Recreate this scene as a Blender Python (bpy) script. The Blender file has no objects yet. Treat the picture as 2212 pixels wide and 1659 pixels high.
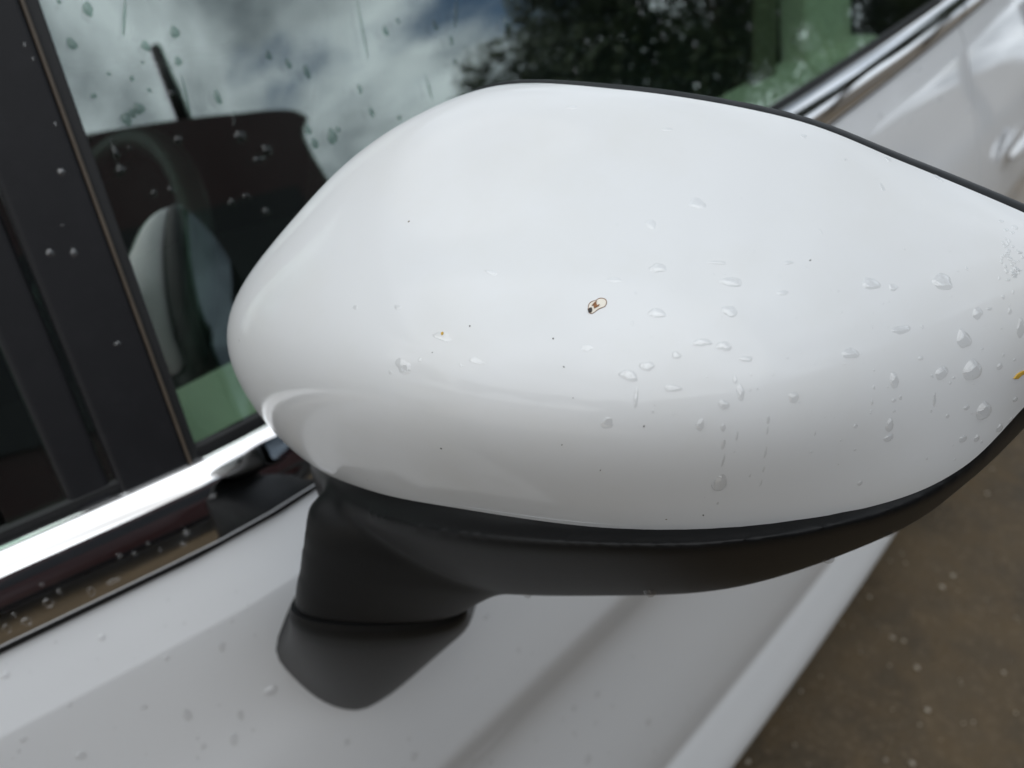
import bpy, bmesh, math, random
import numpy as np
from mathutils import Vector, Matrix
from mathutils.bvhtree import BVHTree
random.seed(7); RNG = np.random.default_rng(11)
SC = bpy.context.scene
COL = SC.collection
R = math.radians

# ------------------------------------------------------------------ camera
CAM_H = 1.24                       # height of the lens over the ground
PITCH, YAW, FPX = R(31), R(45), 1600.0   # focal length for a 2212 px wide picture
c_f = np.array([-math.cos(PITCH)*math.sin(YAW), math.cos(PITCH)*math.cos(YAW), -math.sin(PITCH)])
c_r = np.array([math.cos(YAW), math.sin(YAW), 0.0])
c_u = np.cross(c_r, c_f)
cam_d = bpy.data.cameras.new('camera'); cam = bpy.data.objects.new('camera', cam_d); COL.objects.link(cam)
cam.matrix_world = Matrix(((c_r[0], c_u[0], -c_f[0], 0), (c_r[1], c_u[1], -c_f[1], 0), (c_r[2], c_u[2], -c_f[2], CAM_H), (0, 0, 0, 1)))
cam_d.sensor_width = 36; cam_d.lens = FPX/2212*36
cam_d.clip_start = 0.01; cam_d.clip_end = 2000
cam_d.dof.use_dof = True; cam_d.dof.focus_distance = 0.195; cam_d.dof.aperture_fstop = 11.5
SC.camera = cam

# ------------------------------------------------------------------ sky, sun, exposure
SUN_EL, SUN_AZ = R(48), R(-78)     # azimuth of the sun measured from +x towards +y
world = bpy.data.worlds.new('World'); SC.world = world; world.use_nodes = True
wt = world.node_tree; wt.nodes.clear()
def wn(t, **k):
    n = wt.nodes.new(t)
    for a, b in k.items(): setattr(n, a, b)
    return n
w_out = wn('ShaderNodeOutputWorld'); w_bg = wn('ShaderNodeBackground')
w_sky = wn('ShaderNodeTexSky', sky_type='NISHITA', sun_disc=False, sun_elevation=SUN_EL, sun_rotation=R(90)-SUN_AZ)
w_tc = wn('ShaderNodeTexCoord'); w_sep = wn('ShaderNodeSeparateXYZ')
wt.links.new(w_tc.outputs['Generated'], w_sep.inputs[0])
def wmath(op, a, b=None):
    n = wn('ShaderNodeMath', operation=op)
    for i, v in enumerate((a, b)):
        if v is None: continue
        if isinstance(v, (int, float)): n.inputs[i].default_value = v
        else: wt.links.new(v, n.inputs[i])
    return n.outputs[0]
w_den = wmath('ADD', wmath('MAXIMUM', w_sep.outputs[2], 0.0), 0.22)
w_cmb = wn('ShaderNodeCombineXYZ')
wt.links.new(wmath('DIVIDE', w_sep.outputs[0], w_den), w_cmb.inputs[0])
wt.links.new(wmath('DIVIDE', w_sep.outputs[1], w_den), w_cmb.inputs[1])
w_n1 = wn('ShaderNodeTexNoise'); w_n1.inputs['Scale'].default_value = 1.25; w_n1.inputs['Detail'].default_value = 6; w_n1.inputs['Roughness'].default_value = 0.55; w_n1.inputs['Distortion'].default_value = 0.35
w_n2 = wn('ShaderNodeTexNoise'); w_n2.inputs['Scale'].default_value = 2.1; w_n2.inputs['Detail'].default_value = 5; w_n2.inputs['Roughness'].default_value = 0.5
wt.links.new(w_cmb.outputs[0], w_n1.inputs['Vector'])
w_off = wn('ShaderNodeVectorMath', operation='ADD'); w_off.inputs[1].default_value = (7.3, 2.1, 0)
wt.links.new(w_cmb.outputs[0], w_off.inputs[0]); wt.links.new(w_off.outputs[0], w_n2.inputs['Vector'])
w_mask = wn('ShaderNodeMapRange'); w_mask.inputs['From Min'].default_value = 0.33; w_mask.inputs['From Max'].default_value = 0.46; w_mask.interpolation_type = 'SMOOTHSTEP'
wt.links.new(w_n1.outputs['Fac'], w_mask.inputs['Value'])
w_cr = wn('ShaderNodeValToRGB')
w_cr.color_ramp.elements[0].position = 0.36; w_cr.color_ramp.elements[0].color = (2.2, 2.6, 3.05, 1)
w_cr.color_ramp.elements[1].position = 0.62; w_cr.color_ramp.elements[1].color = (11.9, 13.0, 14.0, 1)
wt.links.new(w_n2.outputs['Fac'], w_cr.inputs['Fac'])
w_mix = wn('ShaderNodeMix', data_type='RGBA')
wt.links.new(w_mask.outputs[0], w_mix.inputs['Factor'])
w_gr = wn('ShaderNodeVectorMath', operation='SCALE')
wt.links.new(w_cr.outputs[0], w_gr.inputs[0]); wt.links.new(wmath('ADD', wmath('MULTIPLY', wmath('MAXIMUM', w_sep.outputs[2], 0.0), 0.10), 0.97), w_gr.inputs['Scale'])
wt.links.new(w_sky.outputs[0], w_mix.inputs['A']); wt.links.new(w_gr.outputs[0], w_mix.inputs['B'])
wt.links.new(w_mix.outputs['Result'], w_bg.inputs['Color']); w_bg.inputs['Strength'].default_value = 0.088
wt.links.new(w_bg.outputs[0], w_out.inputs[0])
sun_d = bpy.data.lights.new('sun', 'SUN'); sun_d.energy = 1.3; sun_d.angle = R(105); sun_d.color = (1.0, 0.96, 0.9)
sun = bpy.data.objects.new('sun', sun_d); COL.objects.link(sun)
sun.rotation_euler = Vector((-math.cos(SUN_EL)*math.cos(SUN_AZ), -math.cos(SUN_EL)*math.sin(SUN_AZ), -math.sin(SUN_EL))).to_track_quat('-Z', 'Y').to_euler()
sun.location = (0, 0, 30)
SC.view_settings.view_transform = 'Standard'; SC.view_settings.look = 'None'
SC.view_settings.exposure = 0.22; SC.view_settings.gamma = 1
SC.render.engine = 'CYCLES'
SC.cycles.use_denoising = True
SC.cycles.max_bounces = 9; SC.cycles.transparent_max_bounces = 20; SC.cycles.glossy_bounces = 5; SC.cycles.transmission_bounces = 10

# ------------------------------------------------------------------ measuring helpers (lens = origin; world z adds CAM_H)
def ray(px, py): return c_f + c_r*(px-1106)/FPX - c_u*(py-830)/FPX
def at(px, py, axis, v):
    d = ray(px, py); return d*(v/d[axis])
def on_plane(px, py, n, k):
    d = ray(px, py); return d*(k/(d @ n))
def W(p): return (float(p[0]), float(p[1]), float(p[2])+CAM_H)

# ------------------------------------------------------------------ materials
MATS = {}
class NT:
    def __init__(s, name):
        s.m = bpy.data.materials.new(name); s.m.use_nodes = True; s.t = s.m.node_tree; s.t.nodes.clear()
        s.out = s.n('ShaderNodeOutputMaterial'); MATS[name] = s.m
    def n(s, t, ins=None, **k):
        n = s.t.nodes.new(t)
        for a, b in k.items(): setattr(n, a, b)
        for a, b in (ins or {}).items(): s.set(n, a, b)
        return n
    def set(s, n, a, b):
        if hasattr(b, 'is_output') or isinstance(b, bpy.types.NodeSocket): s.t.links.new(b, n.inputs[a])
        else: n.inputs[a].default_value = b
    def coord(s, which='Object', scale=1.0):
        c = s.n('ShaderNodeTexCoord')
        mp = s.n('ShaderNodeMapping', {'Vector': c.outputs[which]}); mp.inputs['Scale'].default_value = scale if hasattr(scale, '__len__') else (scale,)*3
        return mp.outputs[0]
    def noise(s, v, scale, detail=4, rough=.55, dist=0):
        return s.n('ShaderNodeTexNoise', {'Vector': v, 'Scale': scale, 'Detail': detail, 'Roughness': rough, 'Distortion': dist}).outputs['Fac']
    def ramp(s, f, stops):
        n = s.n('ShaderNodeValToRGB', {'Fac': f}); cr = n.color_ramp
        while len(cr.elements) < len(stops): cr.elements.new(.5)
        for e, (p, c) in zip(cr.elements, stops):
            e.position = p; e.color = c if len(c) == 4 else (*c, 1)
        return n.outputs['Color']
    def mix(s, f, a, b):
        n = s.n('ShaderNodeMix', data_type='RGBA'); s.set(n, 'Factor', f); s.set(n, 6, a); s.set(n, 7, b); return n.outputs[2]
    def bump(s, h, strength, dist=.001):
        return s.n('ShaderNodeBump', {'Height': h, 'Strength': strength, 'Distance': dist}).outputs[0]
    def pbr(s, **k):
        n = s.n('ShaderNodeBsdfPrincipled')
        for a, b in k.items(): s.set(n, a.replace('_', ' '), b)
        return n.outputs[0]
    def done(s, sh): s.t.links.new(sh, s.out.inputs['Surface']); return s.m
def C(r, g, b): return (r, g, b, 1)

def simple(name, col, rough=.5, var=.15, scale=30, bump=0, **k):
    t = NT(name); v = t.coord(); f = t.noise(v, scale)
    a = C(*[c*(1-var) for c in col]); b = C(*[min(1, c*(1+var)) for c in col])
    kw = dict(Base_Color=t.mix(f, a, b), Roughness=rough, **k)
    if bump: kw['Normal'] = t.bump(t.noise(v, scale*12, 3), bump)
    return t.done(t.pbr(**kw))

def white_paint():
    t = NT('white_paint'); v = t.coord()
    grime = t.ramp(t.noise(v, 26, 6, .65), [(.46, (.0,)*3), (.75, (1,)*3)])
    base = t.mix(grime, C(.70, .708, .715), C(.68, .684, .678))
    # sparse fine dirt specks
    vo = t.n('ShaderNodeTexVoronoi', {'Vector': v, 'Scale': 210.0}, feature='F1')
    thin = t.noise(v, 45, 2)
    sp = t.n('ShaderNodeMath', {0: vo.outputs['Distance'], 1: t.n('ShaderNodeMath', {0: thin, 1: .12}, operation='MULTIPLY').outputs[0]}, operation='LESS_THAN').outputs[0]
    pick = t.n('ShaderNodeMath', {0: t.n('ShaderNodeSeparateColor', {0: vo.outputs['Color']}).outputs[0], 1: .985}, operation='GREATER_THAN').outputs[0]
    spk = t.n('ShaderNodeMath', {0: sp, 1: pick}, operation='MULTIPLY').outputs[0]
    base = t.mix(spk, base, C(.16, .13, .10))
    # faint horizontal wash marks
    vs = t.coord('Object', (60, 60, 900)); st = t.ramp(t.noise(vs, 1.0, 2, .5), [(.70, (0,)*3), (.82, (1,)*3)])
    gate = t.ramp(t.noise(v, 60, 2), [(.58, (0,)*3), (.70, (.38,)*3)])
    stf = t.n('ShaderNodeMix', {'Factor': st, 6: C(0, 0, 0), 7: gate}, data_type='RGBA').outputs[2]
    base = t.mix(stf, base, C(.55, .54, .52))
    nb = t.bump(t.noise(v, 420, 2), .02, .0006)
    film = t.ramp(t.noise(v, 30, 5, .65), [(.35, (.05,)*3), (.75, (.15,)*3)])
    return t.done(t.pbr(Base_Color=base, Roughness=.55, IOR=1.4, Specular_IOR_Level=.3, Coat_Weight=.75, Coat_Roughness=film, Coat_IOR=1.45, Coat_Normal=nb))
white_paint()
def body_paint():
    t = NT('body_paint'); v = t.coord()
    base = t.mix(t.noise(v, 5, 5), C(.88, .89, .905), C(.86, .87, .885))
    return t.done(t.pbr(Base_Color=base, Roughness=.45, Coat_Weight=1.0, Coat_Roughness=.04, Coat_IOR=1.5))
body_paint()
def black_plastic(name, col, rough, bump=.12):
    t = NT(name); v = t.coord()
    f = t.noise(v, 24, 5, .6)
    base = t.mix(f, C(*[c*.8 for c in col]), C(*[c*1.3 for c in col]))
    dust = t.ramp(t.noise(v, 70, 5, .7), [(.5, (0,)*3), (.8, (.25,)*3)])
    base = t.mix(dust, base, C(*[c*2.2 for c in col]))
    return t.done(t.pbr(Base_Color=base, Roughness=rough, Specular_IOR_Level=.22, Normal=t.bump(t.noise(v, 900, 2), bump, .0006)))
black_plastic('black_plastic', (.006, .0062, .0066), .44, .05)
black_plastic('gloss_black', (.010, .010, .011), .25, .02)
black_plastic('pillar_vinyl', (.016, .016, .018), .42, .05)
simple('rubber', (.012, .012, .013), .6, .2, 60)
simple('edge_highlight', (.085, .065, .048), .5, .3, 80)  # brown tone stands in for the highlight along the seal edge
def chrome():
    t = NT('chrome'); v = t.coord()
    nb = t.bump(t.noise(t.coord('Object', (1, .4, 1)), 16, 2), .05, .004)
    film = t.ramp(t.noise(v, 90, 5), [(.4, (.03,)*3), (.8, (.12,)*3)])
    return t.done(t.pbr(Base_Color=C(.86, .86, .87), Metallic=1.0, Roughness=film, Normal=nb))
chrome()
t = NT('mirror_silver'); t.done(t.n('ShaderNodeBsdfGlossy', {'Color': C(.10, .115, .13), 'Roughness': .0}).outputs[0])
def pane(name, tint, ior, rough=0.0):
    t = NT(name)
    tr = t.n('ShaderNodeBsdfTransparent', {'Color': C(*tint)}).outputs[0]
    gl = t.n('ShaderNodeBsdfGlossy', {'Color': C(1, 1, 1), 'Roughness': rough}).outputs[0]
    geo = t.n('ShaderNodeNewGeometry')
    dot = t.n('ShaderNodeVectorMath', {0: geo.outputs['Incoming'], 1: geo.outputs['Normal']}, operation='DOT_PRODUCT').outputs['Value']
    ab = t.n('ShaderNodeMath', {0: dot}, operation='ABSOLUTE').outputs[0]
    om = t.n('ShaderNodeMath', {0: 1.0, 1: ab}, operation='SUBTRACT', use_clamp=True).outputs[0]
    p5 = t.n('ShaderNodeMath', {0: om, 1: 5.0}, operation='POWER').outputs[0]
    f0 = ((ior-1)/(ior+1))**2
    fr = t.n('ShaderNodeMath', {0: p5, 1: 1-f0, 2: f0}, operation='MULTIPLY_ADD', use_clamp=True).outputs[0]
    return t.done(t.n('ShaderNodeMixShader', {0: fr, 1: tr, 2: gl}).outputs[0])
pane('tinted_glass', (.78, .90, .82), 2.75)
pane('dark_glass', (.03, .035, .035), 1.6)
pane('water', (.985, .985, .985), 2.0)
pane('water_on_glass', (.60, .68, .65), 1.5)  # dark tint stands in for the sky reflection lost under each drop
simple('trim_beige', (.82, .78, .68), .6, .08, 20)
simple('trim_belt', (.16, .14, .10), .7, .1, 40)
simple('trim_dark', (.018, .018, .02), .6, .2, 20)
simple('seat_leather', (.035, .036, .04), .45, .2, 30)
simple('carpet', (.02, .02, .02), .9, .3, 60)
simple('headliner', (.05, .05, .05), .9, .05, 40)
simple('underbody', (.012, .012, .012), .7, .2, 10)
simple('tyre_rubber', (.02, .02, .02), .8, .2, 20)
simple('alloy', (.5, .5, .52), .3, .05, 20, Metallic=1.0)
simple('maroon_paint', (.022, .005, .005), .5, .1, 6, Coat_Weight=.25, Coat_Roughness=.1, Specular_IOR_Level=.2)
simple('lamp_red', (.12, .010, .009), .2, .1, 20, Coat_Weight=1.0)
simple('wall_render', (.014, .012, .011), .8, .2, 1.5)
simple('roof_felt', (.012, .012, .013), .8, .2, 2)
simple('stain_brown', (.24, .085, .012), .45, .3, 800)
simple('stain_dark', (.018, .010, .006), .5, .3, 800)
simple('stain_film', (.74, .69, .60), .4, .1, 900)
simple('fleck_yellow', (.55, .34, .05), .5, .2, 500)
simple('fleck_dark', (.07, .06, .052), .6, .2, 500)
simple('bark', (.06, .045, .033), .9, .3, 6)
simple('pavement_concrete', (.56, .48, .39), .7, .12, 3)
simple('pebble_glint', (.45, .40, .32), .3, .35, 30)
def leaf():
    t = NT('leaf'); v = t.coord('Object')
    f = t.noise(v, 2.2, 4)
    return t.done(t.pbr(Base_Color=t.mix(f, C(.014, .022, .008), C(.045, .062, .02)), Roughness=.5))
leaf()
def ground_mat():
    t = NT('wet_asphalt'); v = t.coord('Object')
    big = t.noise(v, 2.6, 6, .62, .4); mid = t.noise(v, 14, 5, .6)
    base = t.mix(t.ramp(big, [(.34, (0,)*3), (.68, (1,)*3)]), C(.056, .042, .026), C(.135, .099, .060))
    base = t.mix(t.ramp(mid, [(.4, (0,)*3), (.75, (.7,)*3)]), base, C(.125, .084, .043))
    vo = t.n('ShaderNodeTexVoronoi', {'Vector': v, 'Scale': 95.0})
    chip = t.ramp(t.n('ShaderNodeSeparateColor', {0: vo.outputs['Color']}).outputs[0], [(.80, (0,)*3), (.95, (.6,)*3)])
    base = t.mix(chip, base, C(.15, .11, .068))
    h = t.n('ShaderNodeMath', {0: t.noise(v, 140, 4), 1: vo.outputs['Distance']}, operation='SUBTRACT').outputs[0]
    wet = t.ramp(big, [(.35, (.45,)*3), (.65, (.75,)*3)])
    return t.done(t.pbr(Base_Color=base, Roughness=wet, Specular_IOR_Level=.22, Normal=t.bump(h, .7, .004)))
ground_mat()

# ------------------------------------------------------------------ object helpers
def prop(o, label=None, cat=None, group=None, kind=None):
    if label: o['label'] = label
    if cat: o['category'] = cat
    if group: o['group'] = group
    if kind: o['kind'] = kind
    return o
def link(name, me, mat=None, parent=None, smooth=True):
    o = bpy.data.objects.new(name, me); COL.objects.link(o)
    if mat: me.materials.append(MATS[mat])
    if parent is not None:
        o.parent = parent
        o.matrix_parent_inverse = Matrix.Translation(-Vector(world_loc(parent)))
    if smooth and me.polygons: me.polygons.foreach_set('use_smooth', [True]*len(me.polygons))
    return o
def world_loc(o):
    v = Vector(o.location)
    return v
def empty(name, loc, parent=None):
    o = bpy.data.objects.new(name, None); COL.objects.link(o); o.location = loc; o.empty_display_size = .1
    return o
def mesh(name, verts, faces, recalc=True):
    me = bpy.data.meshes.new(name)
    me.from_pydata([tuple(map(float, v)) for v in verts], [], [tuple(map(int, f)) for f in faces])
    if recalc:
        bm = bmesh.new(); bm.from_mesh(me); bmesh.ops.recalc_face_normals(bm, faces=bm.faces); bm.to_mesh(me); bm.free()
    me.update(); return me
def auto_sharp(o, ang=35):
    o.data.set_sharp_from_angle(angle=R(ang)) if hasattr(o.data, 'set_sharp_from_angle') else None
def grid_faces(nu, nv, cu=False):
    f = []
    for i in range(nu if cu else nu-1):
        for j in range(nv-1):
            a = i*nv+j; b = ((i+1) % nu)*nv+j
            f.append((a, b, b+1, a+1))
    return f
def bevel(o, w, seg=3):
    m = o.modifiers.new('bevel', 'BEVEL'); m.width = w; m.segments = seg; m.limit_method = 'ANGLE'; m.angle_limit = R(35)
    return o
def box_bm(bm, lo, hi):
    r = bmesh.ops.create_cube(bm, size=1)
    for v in r['verts']:
        v.co = Vector([(lo[k]+hi[k])/2 + v.co[k]*(hi[k]-lo[k]) for k in range(3)])
def box(name, lo, hi, mat, parent=None, bw=0):
    bm = bmesh.new(); box_bm(bm, lo, hi); me = bpy.data.meshes.new(name); bm.to_mesh(me); bm.free()
    o = link(name, me, mat, parent, smooth=False)
    if bw: bevel(o, bw)
    return o
def slab(name, ring, off, mat, parent=None, bw=0):
    """closed flat polygon given thickness by the vector off"""
    n = len(ring); ring = [np.array(p, float) for p in ring]; off = np.array(off, float)
    v = [W(p) for p in ring]+[W(p+off) for p in ring]
    f = [tuple(range(n)), tuple(range(2*n-1, n-1, -1))]+[(i, (i+1) % n, n+(i+1) % n, n+i) for i in range(n)]
    o = link(name, mesh(name, v, f), mat, parent, smooth=False)
    if bw: bevel(o, bw)
    return o
def catmull(P, n, closed=False):
    P = np.array(P, float); m = len(P); out = []
    segs = m if closed else m-1
    for k in range(segs):
        if closed: p = [P[(k+i-1) % m] for i in range(4)]
        else: p = [P[max(0, k-1)] if k > 0 else 2*P[0]-P[1], P[k], P[k+1], P[k+2] if k+2 < m else 2*P[-1]-P[-2]]
        for s in range(n):
            t = s/n
            out.append(.5*((2*p[1])+(-p[0]+p[2])*t+(2*p[0]-5*p[1]+4*p[2]-p[3])*t*t+(-p[0]+3*p[1]-3*p[2]+p[3])*t**3))
    if not closed: out.append(P[-1])
    return np.array(out)

# ------------------------------------------------------------------ ground
def grid_sheet(name, x0, x1, y0, y1, z, mat, n=2):
    me = mesh(name, [(x0, y0, z), (x1, y0, z), (x1, y1, z), (x0, y1, z)], [(0, 1, 2, 3)])
    return prop(link(name, me, mat, smooth=False), kind='structure')
grid_sheet('ground', -300, 300, -300, 300, 0, 'wet_asphalt')
pv = box('pavement', (-30, -12.0, -.05), (30, -1.45, .12), 'pavement_concrete'); prop(pv, kind='structure'); bevel(pv, .02)
# loose chips on the asphalt, coloured pale to stand in for wet glints
bm = bmesh.new()
for i in range(700):
    x, y = random.uniform(-.35, 1.2), random.uniform(.8, 4.0); s = random.choice((.0012, .0016, .002, .0026, .0045))
    r_ = bmesh.ops.create_icosphere(bm, subdivisions=1, radius=s)
    sx, sy = random.uniform(.7, 1.4), random.uniform(.7, 1.4)
    for v in r_['verts']: v.co = Vector((x+v.co.x*sx, y+v.co.y*sy, s*.4+v.co.z*.7))
me = bpy.data.meshes.new('gravel'); bm.to_mesh(me); bm.free()
prop(link('gravel', me, 'pebble_glint'), 'loose chips on the wet brown asphalt, coloured pale as glints', 'gravel', kind='stuff')

# ------------------------------------------------------------------ the white car
car = empty('white_car', (-1.0, .9, 0)); prop(car, 'white car with rain drops, chrome window trim and dark tinted windows', 'car')
def bend(y):
    d = -.03*max(0, y-.3)**2
    t = .17-y
    if t > 0: d -= 1.4*t*t if t < .09 else 1.4*.0081+.25*(t-.09)
    return d
def rise(y): return .131*(max(y, -.6)-.15)
PROFILE = [(-.3300, -.2790, 1), (-.3255, -.2870, 1), (-.3125, -.3140, 1), (-.3085, -.3270, .98), (-.2960, -.3900, .85), (-.2860, -.4330, .72),
           (-.2780, -.4850, .55), (-.2732, -.5250, .42), (-.2722, -.5430, .38), (-.2755, -.5680, .33), (-.2795, -.5980, .28), (-.2790, -.6350, .22),
           (-.2715, -.6950, .13), (-.2600, -.7650, .05), (-.2515, -.8230, 0), (-.2482, -.8620, 0), (-.2478, -.8840, 0), (-.2405, -.9030, 0), (-.2300, -.9300, 0),
           (-.2180, -.9620, 0), (-.2120, -.9850, 0), (-.2120, -1.0020, 0), (-.2180, -1.0150, 0), (-.2300, -1.0300, 0), (-.2700, -1.0450, 0)]
prof = catmull(PROFILE, 4)
LEAN = math.tan(R(18))
def skin_pt(x, z, w, y): return np.array([x+bend(y)-LEAN*w*w*rise(y), y, z+w*rise(y)])
def side_panel(name, y0, y1, edge_in, parent, n=40, mat='body_paint'):
    ys = np.linspace(y0, y1, n); V = []
    def shear(z, yy): return .55*min(.3, max(0, -z-.28)) if abs(yy-SEAM_Y) < .01 else 0
    for k, y in enumerate(ys):
        t = k/(n-1)
        for (x, z, w) in prof:
            V.append(W(skin_pt(x, z, w, y+shear(z, y0)*(1-t)+shear(z, y1)*t)))
    nv = len(prof)
    F = grid_faces(n, nv)
    # folded edges into the gap at both ends
    for k, y in ((0, y0), (n-1, y1)):
        b = len(V)
        for (x, z, w) in prof: V.append(W(skin_pt(x-.02, z, w, y+shear(z, y))))
        for j in range(nv-1): F.append((k*nv+j, k*nv+j+1, b+j+1, b+j))
    o = link(name, mesh(name, V, F, recalc=False), mat, parent)
    # consistent outward normals
    bm = bmesh.new(); bm.from_mesh(o.data); bmesh.ops.recalc_face_normals(bm, faces=bm.faces)
    bm.faces.ensure_lookup_table()
    if bm.faces[0].normal.x < 0: bmesh.ops.reverse_faces(bm, faces=bm.faces)
    bm.to_mesh(o.data); bm.free()
    o.data.polygons.foreach_set('use_smooth', [True]*len(o.data.polygons))
    o.data.set_sharp_from_angle(angle=R(40))
    return o
SEAM_Y = 1.42
front_door = side_panel('front_door', -.42, SEAM_Y-.0022, .02, car)
rear_door = side_panel('rear_door', SEAM_Y+.0022, 2.55, .02, car)
fender = side_panel('front_fender', -1.35, -.425, .02, car, 20)
quarter = side_panel('rear_quarter_panel', 2.555, 3.2, .02, car, 16)
# dark structure behind the shut lines and sill
def inner_side():
    V = []; ys = np.linspace(-1.3, 3.05, 30); pr = [(-.37, -.27, 1), (-.36, -.34, 1), (-.335, -.45, .6), (-.325, -.6, .3), (-.31, -.8, 0), (-.285, -.93, 0), (-.28, -1.0, 0), (-.4, -1.06, 0)]
    for y in ys:
        for (x, z, w) in pr: V.append(W(skin_pt(x, z, w, y)))
    return link('inner_body_side', mesh('inner', V, grid_faces(len(ys), len(pr))), 'underbody', car)
inner_side()

# window plane
TILT = R(18); GN = np.array([math.cos(TILT), 0, math.sin(TILT)])
G0 = np.array([-.3455, 0, -.2400]); GK = float(GN @ G0)
GUP = np.array([-math.sin(TILT), 0, math.cos(TILT)])
def gl(px, py, off=0.0):
    p = on_plane(px, py, GN, GK+off)
    for _ in range(3):                      # follow the plan curve of the body
        b = bend(p[1])
        p = on_plane(px, py, GN, GK+off+b*GN[0])
    return p
def belt(y, x, z): return skin_pt(x, z, 1, y)
def strip(name, prof_xz, y0, y1, mat, parent, n=50, closed=True, taper=None):
    ys = np.linspace(y0, y1, n); V = []; m = len(prof_xz)
    for y in ys:
        for (x, z) in prof_xz: V.append(W(belt(y, x, z)))
    F = []
    for i in range(n-1):
        for j in range(m if closed else m-1):
            a = i*m+j; b = i*m+(j+1) % m
            F.append((a, b, b+m, a+m))
    if closed: F += [tuple(range(m)), tuple(range(n*m-1, (n-1)*m-1, -1))]
    o = link(name, mesh(name, V, F), mat, parent); o.data.set_sharp_from_angle(angle=R(50)); return o
ch_prof = [(-.3460, -.2370), (-.3445, -.2348), (-.3415, -.2347), (-.3383, -.2360), (-.3352, -.2383), (-.3323, -.2414), (-.3297, -.2452), (-.3276, -.2498), (-.3260, -.2552), (-.3249, -.2612), (-.3241, -.2675), (-.3235, -.2732), (-.3238, -.2768), (-.3258, -.2787), (-.3400, -.2787), (-.3460, -.2700)]
strip('chrome_belt_trim', ch_prof, -.60, SEAM_Y-.003, 'chrome', car, 70)
strip('chrome_belt_trim', ch_prof, SEAM_Y+.003, 2.3, 'chrome', car, 40)
strip('belt_weatherstrip', [(-.3545, -.2440), (-.3540, -.2330), (-.3500, -.2290), (-.3462, -.2300), (-.3462, -.2500), (-.3545, -.2500)], -.6, 2.3, 'rubber', car, 70)
strip('belt_gasket', [(-.3300, -.2788), (-.3250, -.2788), (-.3246, -.2815), (-.3290, -.2830)], -.60, 2.3, 'rubber', car, 60)

# front door glass, with a slight barrel curve and real thickness
def glass_sheet(name, y_of_bottom, y_of_top, mat, th=.0045, nu=26, nv=14, hgt=.62, off=0):
    V = []
    for side in (0, 1):
        for i in range(nu):
            for j in range(nv):
                t = j/(nv-1)*hgt-.008
                a = y_of_bottom[0]+(y_of_bottom[1]-y_of_bottom[0])*i/(nu-1); b = y_of_top[0]+(y_of_top[1]-y_of_top[0])*i/(nu-1)
                y = a+(b-a)*j/(nv-1)
                s = t; curve = -.06*max(0, s)**2
                p = G0+GUP*s+GN*(curve-side*th+off); p[0] += bend(y); p[1] = y
                V.append(W(p))
    F = grid_faces(nu, nv); k = nu*nv
    F += [tuple(q+k for q in reversed(f)) for f in F]
    edge = [i*nv for i in range(nu)]+[(nu-1)*nv+j for j in range(1, nv)]+[i*nv+nv-1 for i in range(nu-2, -1, -1)]+[j for j in range(nv-2, 0, -1)]
    for a, b in zip(edge, edge[1:]+edge[:1]): F.append((a, b, b+k, a+k))
    o = link(name, mesh(name, V, F), mat, car); o.data.set_sharp_from_angle(angle=R(40)); return o
window = glass_sheet('front_door_window', (.02, 1.45), (.02, 1.45), 'tinted_glass')
glass_sheet('rear_door_window', (1.57, 2.3), (1.57, 2.3), 'tinted_glass')
glass_sheet('quarter_window', (-.62, -.035), (-.62, -.035), 'dark_glass', off=-.004)
# pillar trims between quarter window and door window: measured along the window plane
def bar(name, right, left, o0, o1, mat, bw=.001):
    """right/left: two-point pixel lines, extended up past the roof and down under the trim"""
    def ends(l):
        a, b = gl(*l[0], 0), gl(*l[1], 0); d = b-a
        return a-d*1.15, b+d*.13
    r0, r1 = ends(right); l0, l1 = ends(left)
    return slab(name, [p+GN*o0 for p in (r0, l0, l1, r1)], GN*(o1-o0), mat, car, bw)
bar('window_seal', ((82, 0), (434, 1000)), ((40, 0), (408, 1000)), -.004, .0022, 'rubber', .0012)
bar('seal_highlight', ((47, 0), (411, 1000)), ((38, 0), (404, 1000)), -.004, .0046, 'edge_highlight', .0008)
bar('pillar_trim', ((38.5, 0), (404.5, 1000)), ((-170, 0), (236, 1000)), -.006, .0040, 'pillar_vinyl', .0025)
bar('quarter_window_trim', ((-186, 0), (220, 1000)), ((-330, 0), (110, 1000)), -.008, .0015, 'pillar_vinyl', .003)
slab('door_pillar_trim', [G0+GUP*a+GN*.001+np.array([bend(y), y, 0]) for a, y in ((-.01, 1.445), (-.01, 1.575), (.56, 1.575), (.56, 1.445))], -GN*.02, 'gloss_black', car, .002)

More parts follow.
